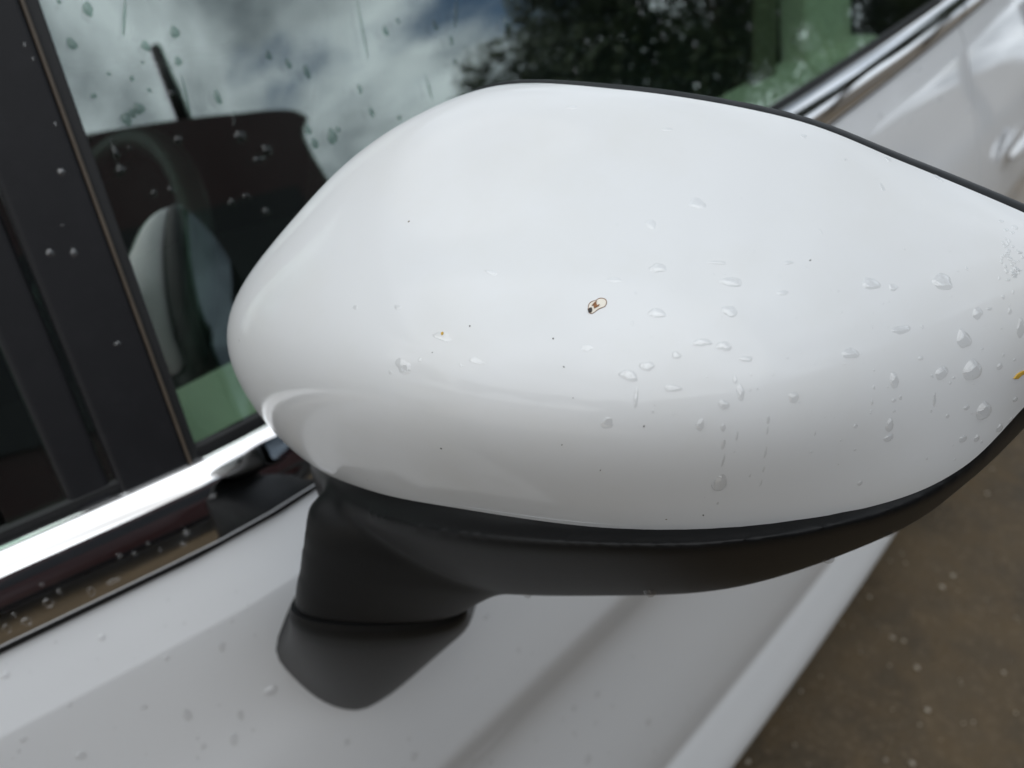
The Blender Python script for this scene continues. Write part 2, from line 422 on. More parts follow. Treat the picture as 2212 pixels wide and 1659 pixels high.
# roof, pillars, floor, nose: plain body round the cabin
def cabin():
    # roof shell
    V = []; nu, nv = 12, 14
    for i in range(nu):
        y = -.05+2.1*i/(nu-1)
        for j in range(nv):
            t = j/(nv-1); x = -.50-1.02*t; z = .255+.045*math.sin(math.pi*t)-.03*((i/(nu-1)-.45)**2)
            V.append(W((x, y, z)))
    b = link('roof', mesh('roof', V, grid_faces(nu, nv)), 'body_paint', car)
    m = b.modifiers.new('thick', 'SOLIDIFY'); m.thickness = .03; m.offset = -1
    box('headliner', (-1.50, 0, CAM_H+.205), (-.52, 2.0, CAM_H+.215), 'headliner', car)
    # roof rail with drip moulding over the near windows
    V = [];
    for y in np.linspace(-.3, 2.3, 20):
        for (x, z) in ((-.475, .225), (-.485, .255), (-.51, .275), (-.56, .26), (-.53, .21)): V.append(W((x, y, z)))
    F = []
    for i in range(19):
        for j in range(5): F.append((i*5+j, i*5+(j+1) % 5, (i+1)*5+(j+1) % 5, (i+1)*5+j))
    link('roof_rail', mesh('rail', V, F), 'body_paint', car)
    box('cabin_floor', (-1.85, -.6, .30), (-.34, 2.5, .34), 'carpet', car)
    box('rear_bulkhead', (-1.80, 2.30, .32), (-.42, 2.36, 1.15), 'trim_dark', car)
    # far side: body and window
    box('far_door', (-1.86, -.6, .30), (-1.80, 2.4, 1.0), 'trim_dark', car, .01)
    slab('far_window', [(-1.83, -.2, -.24), (-1.83, 2.1, -.24), (-1.56, 1.9, .24), (-1.56, .25, .24)], (-.004, 0, 0), 'dark_glass', car)
    box('hood', (-1.72, -1.35, .70), (-.40, -.62, .92), 'body_paint', car, .05)
    slab('windshield', [(-.42, -.62, -.28), (-1.75, -.62, -.28), (-1.5, .02, .24), (-.55, .02, .24)], (0, -.004, .003), 'tinted_glass', car)
    box('underbody', (-1.80, -1.30, .16), (-.30, 3.0, .30), 'underbody', car)
cabin()
# interior
dash = box('dashboard', (-1.78, -.55, .62), (-.44, .02, .99), 'trim_dark', car, .05)
box('instrument_hood', (-.98, -.12, .96), (-.62, .10, 1.06), 'trim_dark', car, .03)
def torus(name, loc, R0, r0, rot, mat):
    V = []; n, m = 40, 10
    M = Matrix.Rotation(rot, 4, 'X')
    for i in range(n):
        a = 2*math.pi*i/n
        for j in range(m):
            b = 2*math.pi*j/m
            p = M @ Vector(((R0+r0*math.cos(b))*math.cos(a), (R0+r0*math.cos(b))*math.sin(a), r0*math.sin(b)))
            V.append((loc[0]+p.x, loc[1]+p.y, loc[2]+p.z))
    F = [(i*m+j, ((i+1) % n)*m+j, ((i+1) % n)*m+(j+1) % m, i*m+(j+1) % m) for i in range(n) for j in range(m)]
    return link(name, mesh(name, V, F), mat, car)
sw = torus('steering_wheel', (-.80, .20, .90), .185, .015, R(62), 'seat_leather')
box('wheel_hub', (-.87, .17, .85), (-.73, .21, .95), 'trim_dark', car, .02)
def seat(cx):
    def rnd(name, lo, hi, bw, lean=0):
        o = box(name, lo, hi, 'seat_leather', car, bw); o.modifiers['bevel'].segments = 5
        for p in o.data.polygons: p.use_smooth = True
        if lean:
            for v in o.data.vertices: v.co.y += (v.co.z-lo[2])*lean
        return o
    rnd('seat_cushion', (cx-.26, .42, .48), (cx+.26, .95, .66), .06)
    rnd('seat_back', (cx-.26, .88, .60), (cx+.26, 1.04, 1.20), .07, .28)
    rnd('headrest', (cx-.14, 1.06, 1.24), (cx+.14, 1.17, 1.40), .05, .2)
seat(-.76); seat(-1.42)
# pale inner sill of the door and pale pillar lining seen through the tinted glass
def ledge():
    V = []; ys = np.linspace(.09, 1.15, 24)
    pr = [(-.364, -.250), (-.372, -.243), (-.440, -.246), (-.455, -.262), (-.462, -.34), (-.45, -.55), (-.40, -.55), (-.366, -.3)]
    for y in ys:
        for (x, z) in pr: V.append(W(belt(y, x, z)))
    m = len(pr); F = [(i*m+j, i*m+(j+1) % m, (i+1)*m+(j+1) % m, (i+1)*m+j) for i in range(len(ys)-1) for j in range(m)]
    F += [tuple(range(m)), tuple(range(len(V)-1, len(V)-m-1, -1))]
    o = link('door_inner_trim', mesh('ledge', V, F), 'trim_beige', car, smooth=False); bevel(o, .008); return o
ledge()
def interior_post(name, a, b, w, d, mat):
    a, b = np.array(a), np.array(b)
    return slab(name, [a, a+np.array([0, w, 0]), b+np.array([0, w, 0]), b], (-d, 0, 0), mat, car, .006)
interior_post('pillar_lining', (-.44, .99, -.20), (-.53, .97, .22), .13, .04, 'trim_beige')
interior_post('seat_belt', (-.45, .87, -.22), (-.53, .88, .22), .055, .004, 'trim_belt')

# door handle at the right of the picture
def handle():
    p0 = None
    base = empty
    c = None
    V = []
    # grip: lofted bar standing proud of the rear door
    n, m = 18, 14; y0, y1 = 1.70, 1.92
    for i in range(n):
        t = i/(n-1); y = y0+(y1-y0)*t; s = math.sin(math.pi*t)**.35 if 0 < t < 1 else .05
        zc = -.475; w = .57
        q = skin_pt(-.2795, zc, w, y)
        for j in range(m):
            a = 2*math.pi*j/m
            V.append(W(q+np.array([.016+.004*math.sin(math.pi*t)+.011*s*math.cos(a), 0, .018*s*math.sin(a)])))
    F = grid_faces(n, m)+[(i*m+m-1, (i+1)*m+m-1, (i+1)*m, i*m) for i in range(n-1)]
    F += [tuple(range(m)), tuple(range(n*m-1, (n-1)*m-1, -1))]
    h = link('door_handle', mesh('handle', V, F), 'body_paint', car)
    V = []
    n2, m2 = 24, 8
    for i in range(n2):
        a = 2*math.pi*i/n2
        for j in range(m2):
            r_ = j/(m2-1)
            y = 1.735+.075*r_*math.cos(a); z = -.475+.042*r_*math.sin(a)
            q = skin_pt(-.2795-(z+.475)*.15, z, .57, y); q[0] += .0022*(1-r_**6)+.0006
            V.append(W(q))
    bz = link('handle_escutcheon', mesh('esc', V, grid_faces(n2, m2, True)), 'body_paint', car)
handle()
def wheel(cx, cy, parent, rr=.31, w=.19, out=1):
    bm = bmesh.new()
    M = Matrix.Translation((cx, cy, rr)) @ Matrix.Rotation(R(90), 4, 'Y')
    n = 40
    prof_ = [(.19, -w/2), (.27, -w/2), (rr-.01, -w/2+.02), (rr, -w/2+.05), (rr, w/2-.05), (rr-.01, w/2-.02), (.27, w/2), (.19, w/2)]
    V = []
    for i in range(n):
        a = 2*math.pi*i/n
        for (r_, z) in prof_: V.append(tuple(M @ Vector((r_*math.cos(a), r_*math.sin(a), z))))
    m = len(prof_)
    F = [(i*m+j, ((i+1) % n)*m+j, ((i+1) % n)*m+(j+1) % m, i*m+(j+1) % m) for i in range(n) for j in range(m)]
    t = link('wheel', mesh('tyre', V, F), 'tyre_rubber', parent)
    bm = bmesh.new()
    bmesh.ops.create_cone(bm, cap_ends=True, segments=32, radius1=.05, radius2=.05, depth=w*.7, matrix=M)
    for k in range(5):
        a = 2*math.pi*k/5
        r_ = bmesh.ops.create_cube(bm, size=1)
        S = M @ Matrix.Rotation(a, 4, 'Z') @ Matrix.Translation((.115, 0, out*w*.25)) @ Matrix.Diagonal((.17, .05, .03, 1))
        bmesh.ops.transform(bm, matrix=S, verts=r_['verts'])
    me = bpy.data.meshes.new('rim'); bm.to_mesh(me); bm.free()
    rim_o = bpy.data.objects.new('rim', me); COL.objects.link(rim_o); me.materials.append(MATS['alloy'])
    rim_o.parent = t; rim_o.matrix_parent_inverse = Matrix.Translation(-Vector(parent.location)); rim_o.matrix_parent_inverse = Matrix.Identity(4)
    rim_o.matrix_parent_inverse = Matrix.Identity(4)
    return t
for wy in (-.85, 2.75):
    for wx in (-.58, -1.56): wheel(wx, wy, car)

# ------------------------------------------------------------------ side mirror
MN = np.array([-.46, 1, 0.]); MN /= np.linalg.norm(MN)
MK = float(at(1350, 195, 1, .19) @ MN); MA = np.array([1, .46, 0.])/math.hypot(1, .46); MZ = np.array([0, 0, 1.])
def cp(px, py, c): return on_plane(px, py, MN, MK-c)
RIM = [(1050, 190, 0), (1350, 195, 0), (1700, 255, 0), (1950, 350, 0), (2212, 460, 0), (2310, 512, .002), (2368, 590, .006), (2362, 690, .010), (2300, 785, .015),
       (2212, 880, .022), (2080, 1010, .041), (1900, 1090, .057), (1600, 1140, .073), (1300, 1140, .077), (1000, 1100, .072), (800, 1060, .060), (672, 1000, .041),
       (668, 915, .020), (622, 800, .014), (637, 655, .010), (732, 476, .006), (882, 308, .002)]
LIMB = [(506, 715, .034), (515, 655, .034), (560, 568, .032), (612, 500, .029), (674, 427, .026), (745, 353, .022), (852, 269, .015), (950, 215, .008), (538, 795, .035)]
TOPL = [(620, 470, .028), (740, 352, .022), (850, 270, .015), (950, 218, .008), (1050, 190, 0), (1200, 188, 0), (1350, 195, 0), (1520, 217, 0), (1700, 255, 0), (1830, 300, 0), (1950, 350, 0), (2090, 405, 0), (2212, 460, 0)]
BOTL = [(672, 1000, .041), (800, 1060, .060), (1000, 1100, .072), (1300, 1140, .077), (1600, 1140, .073), (1900, 1090, .057), (2080, 1010, .041), (2212, 880, .022)]
RIDG = [(640, 805), (800, 838), (1000, 858), (1300, 868), (1600, 850), (1900, 780), (2090, 718)]
SLOPE = [(700, 1.45), (1000, 1.68), (1300, 1.78), (1650, 1.78), (1950, 1.62), (2150, 1.4)]
def lerp(tab, x, k): return float(np.interp(x, [t[0] for t in tab], [t[k] for t in tab]))
FACE = []
for px in (840, 1000, 1150, 1300, 1450, 1600, 1750, 1900, 2040):
    ty, tc = lerp(TOPL, px, 1), lerp(TOPL, px, 2); by, bc_ = lerp(BOTL, px, 1), lerp(BOTL, px, 2); ry = lerp(RIDG, px, 1); mu = lerp(SLOPE, px, 1)
    T = cp(px, ty, tc); lo, hi = tc+.002, .13
    for _ in range(40):                         # where the straight upper face meets the shoulder line
        c = (lo+hi)/2; P = cp(px, ry, c)
        if (c-tc)/max(1e-6, T[2]-P[2]) < mu: lo = c
        else: hi = c
    Rd = cp(px, ry, c); B = cp(px, by, bc_)
    for t in (.18, .4, .62, .82): FACE.append(T+(Rd-T)*t+(MZ*.45-MN*.9)*(.010*t*(1-t)))
    if px > 900: FACE.append(Rd+MN*.0012)
    for t in (.22, .5, .78): FACE.append(Rd+(B-Rd)*t-MN*(.012*t*(1-t)))
q0 = cp(1250, 700, .008)
SA = .52
def loc3(p): d = p-q0; return np.array([(d @ MA)*SA, d @ MZ, -(d @ MN)])
def unloc(l): return q0+MA*l[0]/SA+MZ*l[1]-MN*l[2]
rim_curve = catmull([cp(*p) for p in RIM], 10, True)
rim_l = np.array([loc3(p) for p in rim_curve])
anch = np.array([loc3(p) for p in rim_curve[::2]]+[loc3(cp(*p)) for p in LIMB]+[loc3(p) for p in FACE])
ar = np.linalg.norm(anch, axis=1); ad = anch/ar[:, None]
nA = len(anch)
Kd = np.linalg.norm(ad[:, None]-ad[None], axis=2)**3
lam = np.concatenate([np.full(len(rim_curve[::2]), 2e-4), np.full(len(LIMB)-1, 4e-3), np.full(1, 3e-2), np.full(len(FACE), 2.5e-2)])
Pm = np.hstack([np.ones((nA, 1)), ad])
Sy = np.block([[Kd+np.diag(lam), Pm], [Pm.T, np.zeros((4, 4))]])
sol = np.linalg.solve(Sy, np.concatenate([ar, np.zeros(4)]))
def cap_r(D):
    k = np.linalg.norm(D[:, None]-ad[None], axis=2)**3
    return k @ sol[:nA]+np.hstack([np.ones((len(D), 1)), D]) @ sol[nA:]
rim_dir = rim_l/np.linalg.norm(rim_l, axis=1)[:, None]
pole = loc3(cp(1300, 760, .075)); pole /= np.linalg.norm(pole)
NR = 44; M_ = len(rim_dir)
rings = []
for k in range(1, NR+1):
    t = k/NR; D = []
    for d in rim_dir:
        om = math.acos(max(-1, min(1, float(d @ pole)))); D.append((math.sin((1-t)*om)*pole+math.sin(t*om)*d)/math.sin(om))
    D = np.array(D); D /= np.linalg.norm(D, axis=1)[:, None]
    r_ = cap_r(D)
    if k == NR: r_ = np.linalg.norm(rim_l, axis=1)
    rings.append(D*r_[:, None])
pole_p = pole*cap_r(pole[None])[0]
V = [W(unloc(pole_p))]+[W(unloc(p)) for rg in rings for p in rg]
def fan(m, k0=1): return [(0, k0+(i+1) % m, k0+i) for i in range(m)]
F = fan(M_)
for k in range(NR-1):
    for i in range(M_):
        a = 1+k*M_+i; b = 1+k*M_+(i+1) % M_; F.append((a, b, b+M_, a+M_))
# folded lip of the cap: rolls over a small radius and goes inwards
last = 1+(NR-1)*M_
for s, (sh, back) in enumerate(((.988, .0008), (.972, .0008), (.955, -.003), (.93, -.006))):
    b0 = len(V)
    for p in rings[-1]:
        q = p*sh; q[2] -= back
        V.append(W(unloc(q)))
    pb = last if s == 0 else b0-M_
    for i in range(M_): F.append((pb+i, pb+(i+1) % M_, b0+(i+1) % M_, b0+i))

mirror = empty('tmp', (0, 0, 0)); bpy.data.objects.remove(mirror)
# housing: black lower shell, rear bezel
def loop(ctrl, n=10): return catmull([cp(*p) if len(p) == 3 else np.array(p[:3]) for p in ctrl], n, True)
H1 = [(1050, 181, -.005), (1350, 183, -.005), (1700, 241, -.005), (1950, 334, -.005), (2212, 440, -.005), (2318, 492, -.005), (2385, 580, -.003), (2380, 700, .002), (2312, 800, .008),
      (2214, 903, .015), (2086, 1026, .041), (1905, 1118, .060), (1600, 1180, .079), (1300, 1190, .083), (1000, 1172, .079), (800, 1130, .065), (690, 1060, .042),
      (655, 930, .012), (614, 800, .006), (630, 645, .003), (734, 458, 0), (887, 296, -.003)]
H2 = [(1060, 185, -.013), (1350, 186, -.013), (1700, 243, -.013), (1950, 335, -.013), (2208, 441, -.013), (2310, 498, -.013), (2372, 590, -.012), (2370, 710, -.010), (2312, 815, -.004),
      (2214, 925, .002), (2092, 1040, .012), (1925, 1155, .024), (1600, 1268, .036), (1300, 1288, .040), (1020, 1275, .038), (830, 1200, .030), (700, 1090, .020),
      (665, 930, .000), (626, 800, -.006), (642, 645, -.008), (746, 464, -.010), (900, 306, -.012)]
H3 = [(1060, 205, -.016), (1350, 206, -.016), (1700, 262, -.016), (1945, 352, -.016), (2195, 458, -.016), (2290, 510, -.016), (2345, 590, -.016), (2345, 710, -.016), (2285, 815, -.012),
      (2190, 915, -.012), (2070, 1020, -.010), (1910, 1110, -.008), (1600, 1210, -.006), (1300, 1230, -.006), (1030, 1200, -.006), (850, 1130, -.008), (730, 1050, -.010),
      (692, 930, -.011), (655, 800, -.013), (670, 645, -.014), (770, 472, -.015), (920, 320, -.016)]
L0 = np.array([unloc(p*.955) for p in rings[-1]]); Lm = np.array([unloc(p*.988-np.array([0, 0, .0018])) for p in rings[-1]])
L1, L2, L3 = loop(H1), loop(H2), loop(H3)
cen = L3.mean(0)
L4 = cen+(L3-cen)*.955-MN*0+MN*(-.000); L5 = cen+(L3-cen)*.95-MN*.006
def smooth_between(a, b, c, d, n):
    out = []
    for s in range(n):
        t = s/n; out.append(.5*((2*b)+(-a+c)*t+(2*a-5*b+4*c-d)*t*t+(-a+3*b-3*c+d)*t**3))
    return out
stack = [L0, Lm]+smooth_between(Lm, Lm*.4+L1*.6, L1, L2, 2)+smooth_between(Lm, L1, L2, L3, 8)+smooth_between(L1, L2, L3, L3+(L3-L2)*.4, 8)+[L3, L4, L5]
Vh = []; Fh = []
for lp in stack: Vh += [W(p) for p in lp]
for k in range(len(stack)-1):
    for i in range(M_): Fh.append((k*M_+i, k*M_+(i+1) % M_, (k+1)*M_+(i+1) % M_, (k+1)*M_+i))
fc = len(Vh); Vh.append(W(unloc(pole_p*.90)))
Fh_front = []
# front closing dome (hidden under the cap)
prev = 0
for sc_ in (.75, .5, .25):
    b0 = len(Vh); 
    for i in range(M_):
        k = int(NR*sc_)-1; Vh.append(W(unloc(rings[k][i]*.945)))
    for i in range(M_): Fh.append((prev+i, prev+(i+1) % M_, b0+(i+1) % M_, b0+i))
    prev = b0
for i in range(M_): Fh.append((fc, prev+i, prev+(i+1) % M_))
# back closing plate
bc = len(Vh); Vh.append(W(L5.mean(0))); lb = (len(stack)-1)*M_
for i in range(M_): Fh.append((bc, lb+(i+1) % M_, lb+i))
# stem: rings from the swivel seam up into the shell
def ring_zz(z, left, right, front, back_s=.75, n=48, e=2.3, dz=0.0):
    Lp, Rp, Fp = at(*left, 2, z), at(*right, 2, z), at(*front, 2, z)
    c = (Lp+Rp)/2; e1 = (Rp-Lp)/2; u1 = e1/np.linalg.norm(e1)
    e2 = (Fp-c); e2 = e2-u1*(e2 @ u1); out = []
    for i in range(n):
        a = 2*math.pi*i/n; ca, sa = math.cos(a), math.sin(a)
        x = math.copysign(abs(ca)**(2/e), ca); y = math.copysign(abs(sa)**(2/e), sa)
        p = c+e1*x+e2*y*(1 if y > 0 else back_s); p[2] += dz*x
        out.append(p)
    return np.array(out)
SEAM_Z = -.250
stem_rings = [ring_zz(SEAM_Z, (632, 1310), (1012, 1306), (830, 1356)),
              ring_zz(-.232, (636, 1262), (1058, 1287), (832, 1312)),
              ring_zz(-.214, (644, 1210), (1105, 1268), (838, 1264)),
              ring_zz(-.197, (652, 1150), (1175, 1232), (850, 1212)),
              ring_zz(-.186, (663, 1090), (1240, 1185), (878, 1172)),
              ring_zz(-.180, (690, 1062), (1250, 1150), (930, 1130))]
ns = 48
s0 = len(Vh)
for rg in stem_rings: Vh += [W(p) for p in rg]
for k in range(len(stem_rings)-1):
    for i in range(ns): Fh.append((s0+k*ns+i, s0+k*ns+(i+1) % ns, s0+(k+1)*ns+(i+1) % ns, s0+(k+1)*ns+i))
Fh.append(tuple(s0+i for i in range(ns))); Fh.append(tuple(s0+(len(stem_rings)-1)*ns+i for i in range(ns-1, -1, -1)))
hm = mesh('housing_raw', Vh, Fh)
tmp = bpy.data.objects.new('tmp_housing', hm); COL.objects.link(tmp)
rm = tmp.modifiers.new('r', 'REMESH'); rm.mode = 'VOXEL'; rm.voxel_size = .0014; rm.use_smooth_shade = True
sm = tmp.modifiers.new('s', 'SMOOTH'); sm.factor = .5; sm.iterations = 45
dg = bpy.context.evaluated_depsgraph_get(); dg.update()
hm2 = bpy.data.meshes.new_from_object(tmp.evaluated_get(dg)); hm2.name = 'mirror_housing'
bpy.data.objects.remove(tmp)
side_mirror = link('side_mirror', hm2, 'black_plastic', car)
prop(side_mirror, 'side mirror with white painted cap over a black plastic lower shell and stem')
def sub(name, me, mat, parent, smooth=True):
    o = bpy.data.objects.new(name, me); COL.objects.link(o); me.materials.append(MATS[mat]); o.parent = parent
    o.matrix_parent_inverse = Matrix.Identity(4)
    # cancel the parent's own offset so that vertices stay in world space
    o.matrix_parent_inverse = Matrix.Identity(4)
    if smooth: me.polygons.foreach_set('use_smooth', [True]*len(me.polygons))
    return o
cap = sub('mirror_cap', mesh('mirror_cap', V, F), 'white_paint', side_mirror)
cap.data.set_sharp_from_angle(angle=R(60))
# mirror glass at the rear
Vg = [W(p-MN*.0) for p in (cen+(L3-cen)*.935+MN*.0035)]
gme = mesh('mg', Vg+[W((cen+(L3-cen)*.935).mean(0)+MN*.0042)], [(i, (i+1) % M_, M_) for i in range(M_)])
sub('mirror_glass', gme, 'mirror_silver', side_mirror)
# base: from the seam to the door skin
def door_x(y, z):
    best = None
    for a, b in zip(prof[:-1], prof[1:]):
        za, zb = a[1]+a[2]*rise(y), b[1]+b[2]*rise(y)
        if (za-z)*(zb-z) <= 0 and za != zb:
            t = (za-z)/(za-zb); w_ = a[2]+(b[2]-a[2])*t; return a[0]+(b[0]-a[0])*t+bend(y)-LEAN*w_*w_*rise(y)
    return -.33
def on_door(px, py):
    x = -.30
    for _ in range(14):
        p = at(px, py, 0, x); x = .5*x+.5*door_x(p[1], p[2])
    return at(px, py, 0, x)
foot_px = [(1000, 1335), (945, 1395), (875, 1468), (815, 1516), (765, 1535), (700, 1517), (640, 1470), (597, 1412)]
foot = [on_door(*p) for p in foot_px]
hid = [(-.12, .045), ]
top_y = [(.118, -.318), (.150, -.300), (.185, -.300), (.215, -.315), (.235, -.345)]
foot += [on_door(*p) for p in ((612, 1350), (650, 1275), (720, 1225), (830, 1205), (940, 1225), (1020, 1262))]
foot_c = catmull(foot, 12, True)
# resample the foot ring to ns points, starting at the seam ring's right end and turning the same way
def resample(P, n):
    Q = np.vstack([P, P[:1]]); s = np.concatenate([[0], np.cumsum(np.linalg.norm(np.diff(Q, axis=0), axis=1))])
    return np.array([[np.interp(t, s, Q[:, k]) for k in range(3)] for t in np.linspace(0, s[-1], n, endpoint=False)])
fr_ = resample(foot_c, ns)
A0 = ring_zz(SEAM_Z-.0020, (625, 1319), (1010, 1313), (828, 1368))
A_in = A0.mean(0)+(A0-A0.mean(0))*.965; A_in[:, 2] += .004
def best_match(A, B):
    best = None
    for BB in (B, B[::-1]):
        for s in range(ns):
            Q = np.roll(BB, s, 0); e = ((A-Q)**2).sum()
            if best is None or e < best[0]: best = (e, Q)
    return best[1]
fr_ = best_match(A0, fr_)
inn = fr_+np.array([-.012, 0, 0])
base_rings = [A_in, A0.mean(0)+(A0-A0.mean(0))*.985+np.array([0, 0, .0012]), A0]
axis_mid = A0*.5+fr_*.5
tan0 = np.array([0, 0, -.055]); 
for s in range(1, 13):
    t = s/12; h00 = 2*t**3-3*t**2+1; h10 = t**3-2*t**2+t; h01 = -2*t**3+3*t**2; h11 = t**3-t**2
    base_rings.append(A0*h00+tan0*h10+fr_*h01+np.array([-.030, 0, -.02])*h11)
base_rings.append(inn)
Vb = [W(p) for rg in base_rings for p in rg]; Fb = []
for k in range(len(base_rings)-1):
    for i in range(ns): Fb.append((k*ns+i, k*ns+(i+1) % ns, (k+1)*ns+(i+1) % ns, (k+1)*ns+i))
Fb.append(tuple(range(ns))); Fb.append(tuple(len(Vb)-1-i for i in range(ns)))
bs = sub('mirror_base', mesh('mirror_base', Vb, Fb), 'black_plastic', side_mirror); bs.data.set_sharp_from_angle(angle=R(55))

# ------------------------------------------------------------------ things the window, chrome and paint reflect
def tree(loc, h, crown_r, label, seed, n=13000):
    rnd = random.Random(seed); t = empty('tree', loc); prop(t, label, 'tree', 'trees beyond the car park')
    bm = bmesh.new()
    def limb(a, b, r0, r1):
        a, b = Vector(a), Vector(b); d = (b-a); q = d.to_track_quat('Z', 'Y')
        r_ = bmesh.ops.create_cone(bm, cap_ends=True, segments=9, radius1=r0, radius2=r1, depth=d.length)
        bmesh.ops.transform(bm, matrix=Matrix.Translation((a+b)/2) @ q.to_matrix().to_4x4(), verts=r_['verts'])
    L = Vector(loc); fork = L+Vector((rnd.uniform(-.2, .2), rnd.uniform(-.2, .2), h*.36))
    limb(L, fork, .22, .15); clumps = []
    for k in range(9):
        a = 2*math.pi*k/9+rnd.uniform(-.3, .3); e = L+Vector((math.cos(a)*crown_r*rnd.uniform(.3, .85), math.sin(a)*crown_r*rnd.uniform(.3, .85), h*rnd.uniform(.5, .9)))
        limb(fork, e, .08, .025); clumps.append((e, crown_r*rnd.uniform(.3, .5)))
    limb(fork, L+Vector((0, 0, h*.93)), .11, .03); clumps.append((L+Vector((0, 0, h*.88)), crown_r*.4))
    me = bpy.data.meshes.new('trunk'); bm.to_mesh(me); bm.free(); link('trunk', me, 'bark', t)
    V = []; F = []
    for i in range(n):
        c, r_ = clumps[rnd.randrange(len(clumps))]
        d = Vector((rnd.gauss(0, 1), rnd.gauss(0, 1), rnd.gauss(0, .8))); d.normalize()
        p = c+d*r_*rnd.uniform(.35, 1.1)**.6; s = rnd.uniform(.07, .15)
        u = Vector((rnd.gauss(0, 1), rnd.gauss(0, 1), rnd.gauss(0, 1))).normalized(); v = u.orthogonal().normalized()
        b = len(V); V += [p-u*s, p+v*s*.45, p+u*s, p-v*s*.45]; F.append((b, b+1, b+2, b+3))
    link('crown', mesh('crown', V, F, recalc=False), 'leaf', t, smooth=False)
def polar(az, d): return (-.8+d*math.cos(R(az)), d*math.sin(R(az)), 0)
tree(polar(46, 17), 5.9, 1.9, 'low dark tree just behind the parked van in the window reflection', 3)
tree(polar(53.5, 14), 7.2, 2.5, 'broad dark tree in the middle of the row reflected in the window', 4)
tree(polar(63, 14), 8.0, 3.0, 'tall dark tree furthest right in the window reflection', 5)
tree(polar(71, 17), 6.2, 2.4, 'dark tree whose foliage shows in the chrome trim at the right', 6)
tree(polar(80, 19), 6.2, 2.6, 'dark tree behind the parked cars, farthest along the chrome trim', 9)

for k, (az, d, h) in enumerate(((-132, 17, 6.0), (-114, 15.5, 6.4), (-96, 17, 5.8), (-78, 15, 6.1), (-60, 16.5, 6.2))):  # trees added out of view to block low sky and darken the lower cap
    tree(polar(az, d), h, 2.6, ['tree added ahead to block low sky, ' + w for w in ('leftmost of five', 'second from left of five', 'in the middle of five', 'second from right of five', 'rightmost of five')][k]+' unseen', 30+k, 9000)
def parked_van():
    x0, x1 = 1.42, 3.40
    t = empty('parked_van', ((x0+x1)/2, -1.1, 0)); prop(t, 'tall dark maroon van parked alongside, seen in the window and chrome reflections', 'van')
    side = [(1.40, .34), (1.46, .60), (1.45, 1.05), (1.40, 1.55), (1.36, 1.98), (1.44, 2.10), (1.30, 2.185), (.6, 2.195), (-.6, 2.175), (-1.7, 2.10), (-2.35, 1.80), (-2.95, 1.28), (-3.70, 1.08), (-3.92, .82), (-3.94, .50), (-3.86, .34)]
    pts = catmull([(0, a, b) for a, b in side], 5); n = len(pts); m = 13; V = []
    for j in range(m):
        u = j/(m-1); e = 2*u-1
        for p in pts:
            z = p[2]; half = (x1-x0)/2-max(0, z-1.05)*.115-.10*max(0, (z-2.0)/.2)**2
            V.append(((x0+x1)/2+half*math.copysign(abs(e)**.45, e) if e else (x0+x1)/2, p[1], z+(.035*(1-e*e) if z > 1.9 else 0)))
    F = grid_faces(m, n)+[tuple(range(n)), tuple(range(m*n-1, (m-1)*n-1, -1))]
    b = link('body', mesh('body', V, F), 'maroon_paint', t); b.data.set_sharp_from_angle(angle=R(40))
    for s, xx in ((-1, x0), (1, x1)):
        for pl in ([(1.25, 1.22), (.35, 1.22), (.35, 1.80), (1.22, 1.82)], [(.25, 1.22), (-.95, 1.22), (-.95, 1.79), (.25, 1.80)], [(-1.05, 1.22), (-2.35, 1.20), (-1.85, 1.70), (-1.05, 1.78)]):
            slab('window', [(xx-s*(max(0, z-1.05)*.115-.006), y, z-CAM_H) for (y, z) in pl], (-s*.012, 0, 0), 'gloss_black', t)
        box('lamp', (min(xx, xx+s*.012), 1.20, 1.00), (max(xx, xx+s*.012), 1.40, 1.45), 'lamp_red', t, .004)
        box('sill_moulding', (min(xx, xx+s*.014), -2.2, .36), (max(xx, xx+s*.014), .1, .50), 'gloss_black', t, .005)
        box('roof_rail', ((x0+x1)/2+s*.62, -1.4, 2.215), ((x0+x1)/2+s*.66, .9, 2.25), 'gloss_black', t, .01)
    bm = bmesh.new(); r_ = bmesh.ops.create_cone(bm, cap_ends=True, segments=12, radius1=.055, radius2=.042, depth=.30)
    bmesh.ops.transform(bm, matrix=Matrix.Translation((1.72, .80, 2.36)), verts=r_['verts'])
    me = bpy.data.meshes.new('antenna'); bm.to_mesh(me); bm.free(); link('antenna', me, 'gloss_black', t)
    for wy in (-2.95, .55):
        for xx in (x0+.09, x1-.09): wheel(xx, wy, t, .34)
parked_van()

# ------------------------------------------------------------------ rain drops and marks
def bvh(objs):
    V = []; F = []
    for o in objs:
        b = len(V); me = o.data
        mw = Matrix.Identity(4)
        V += [v.co.copy() for v in me.vertices]; F += [tuple(b+i for i in p.vertices) for p in me.polygons]
    return BVHTree.FromPolygons(V, F)
def find(prefix): return [o for o in bpy.data.objects if o.type == 'MESH' and o.name.split('.')[0] in prefix]
T_cap = bvh([cap]); T_glass = bvh([window]); T_pillar = bvh(find(('pillar_trim', 'quarter_window_trim')))
T_chrome = bvh(find(('chrome_belt_trim',))); T_door = bvh([front_door, rear_door]); T_house = bvh([side_mirror, bs])
EYE = Vector((0, 0, CAM_H))
def hit(tree_, px, py):
    d = Vector(ray(px, py)); r_ = tree_.ray_cast(EYE, d.normalized())
    if r_[0] is None: return None
    loc, nor = r_[0], r_[1]
    if nor.dot(d) > 0: nor = -nor
    return loc, nor, (loc-EYE).dot(Vector(c_f))
def frame(nor):
    down = Vector((0, 0, -1)); dn = down-nor*down.dot(nor)
    if dn.length < .05: dn = Vector((0, -1, 0))-nor*Vector((0, -1, 0)).dot(nor)
    dn.normalize(); return dn, nor.cross(dn).normalized()
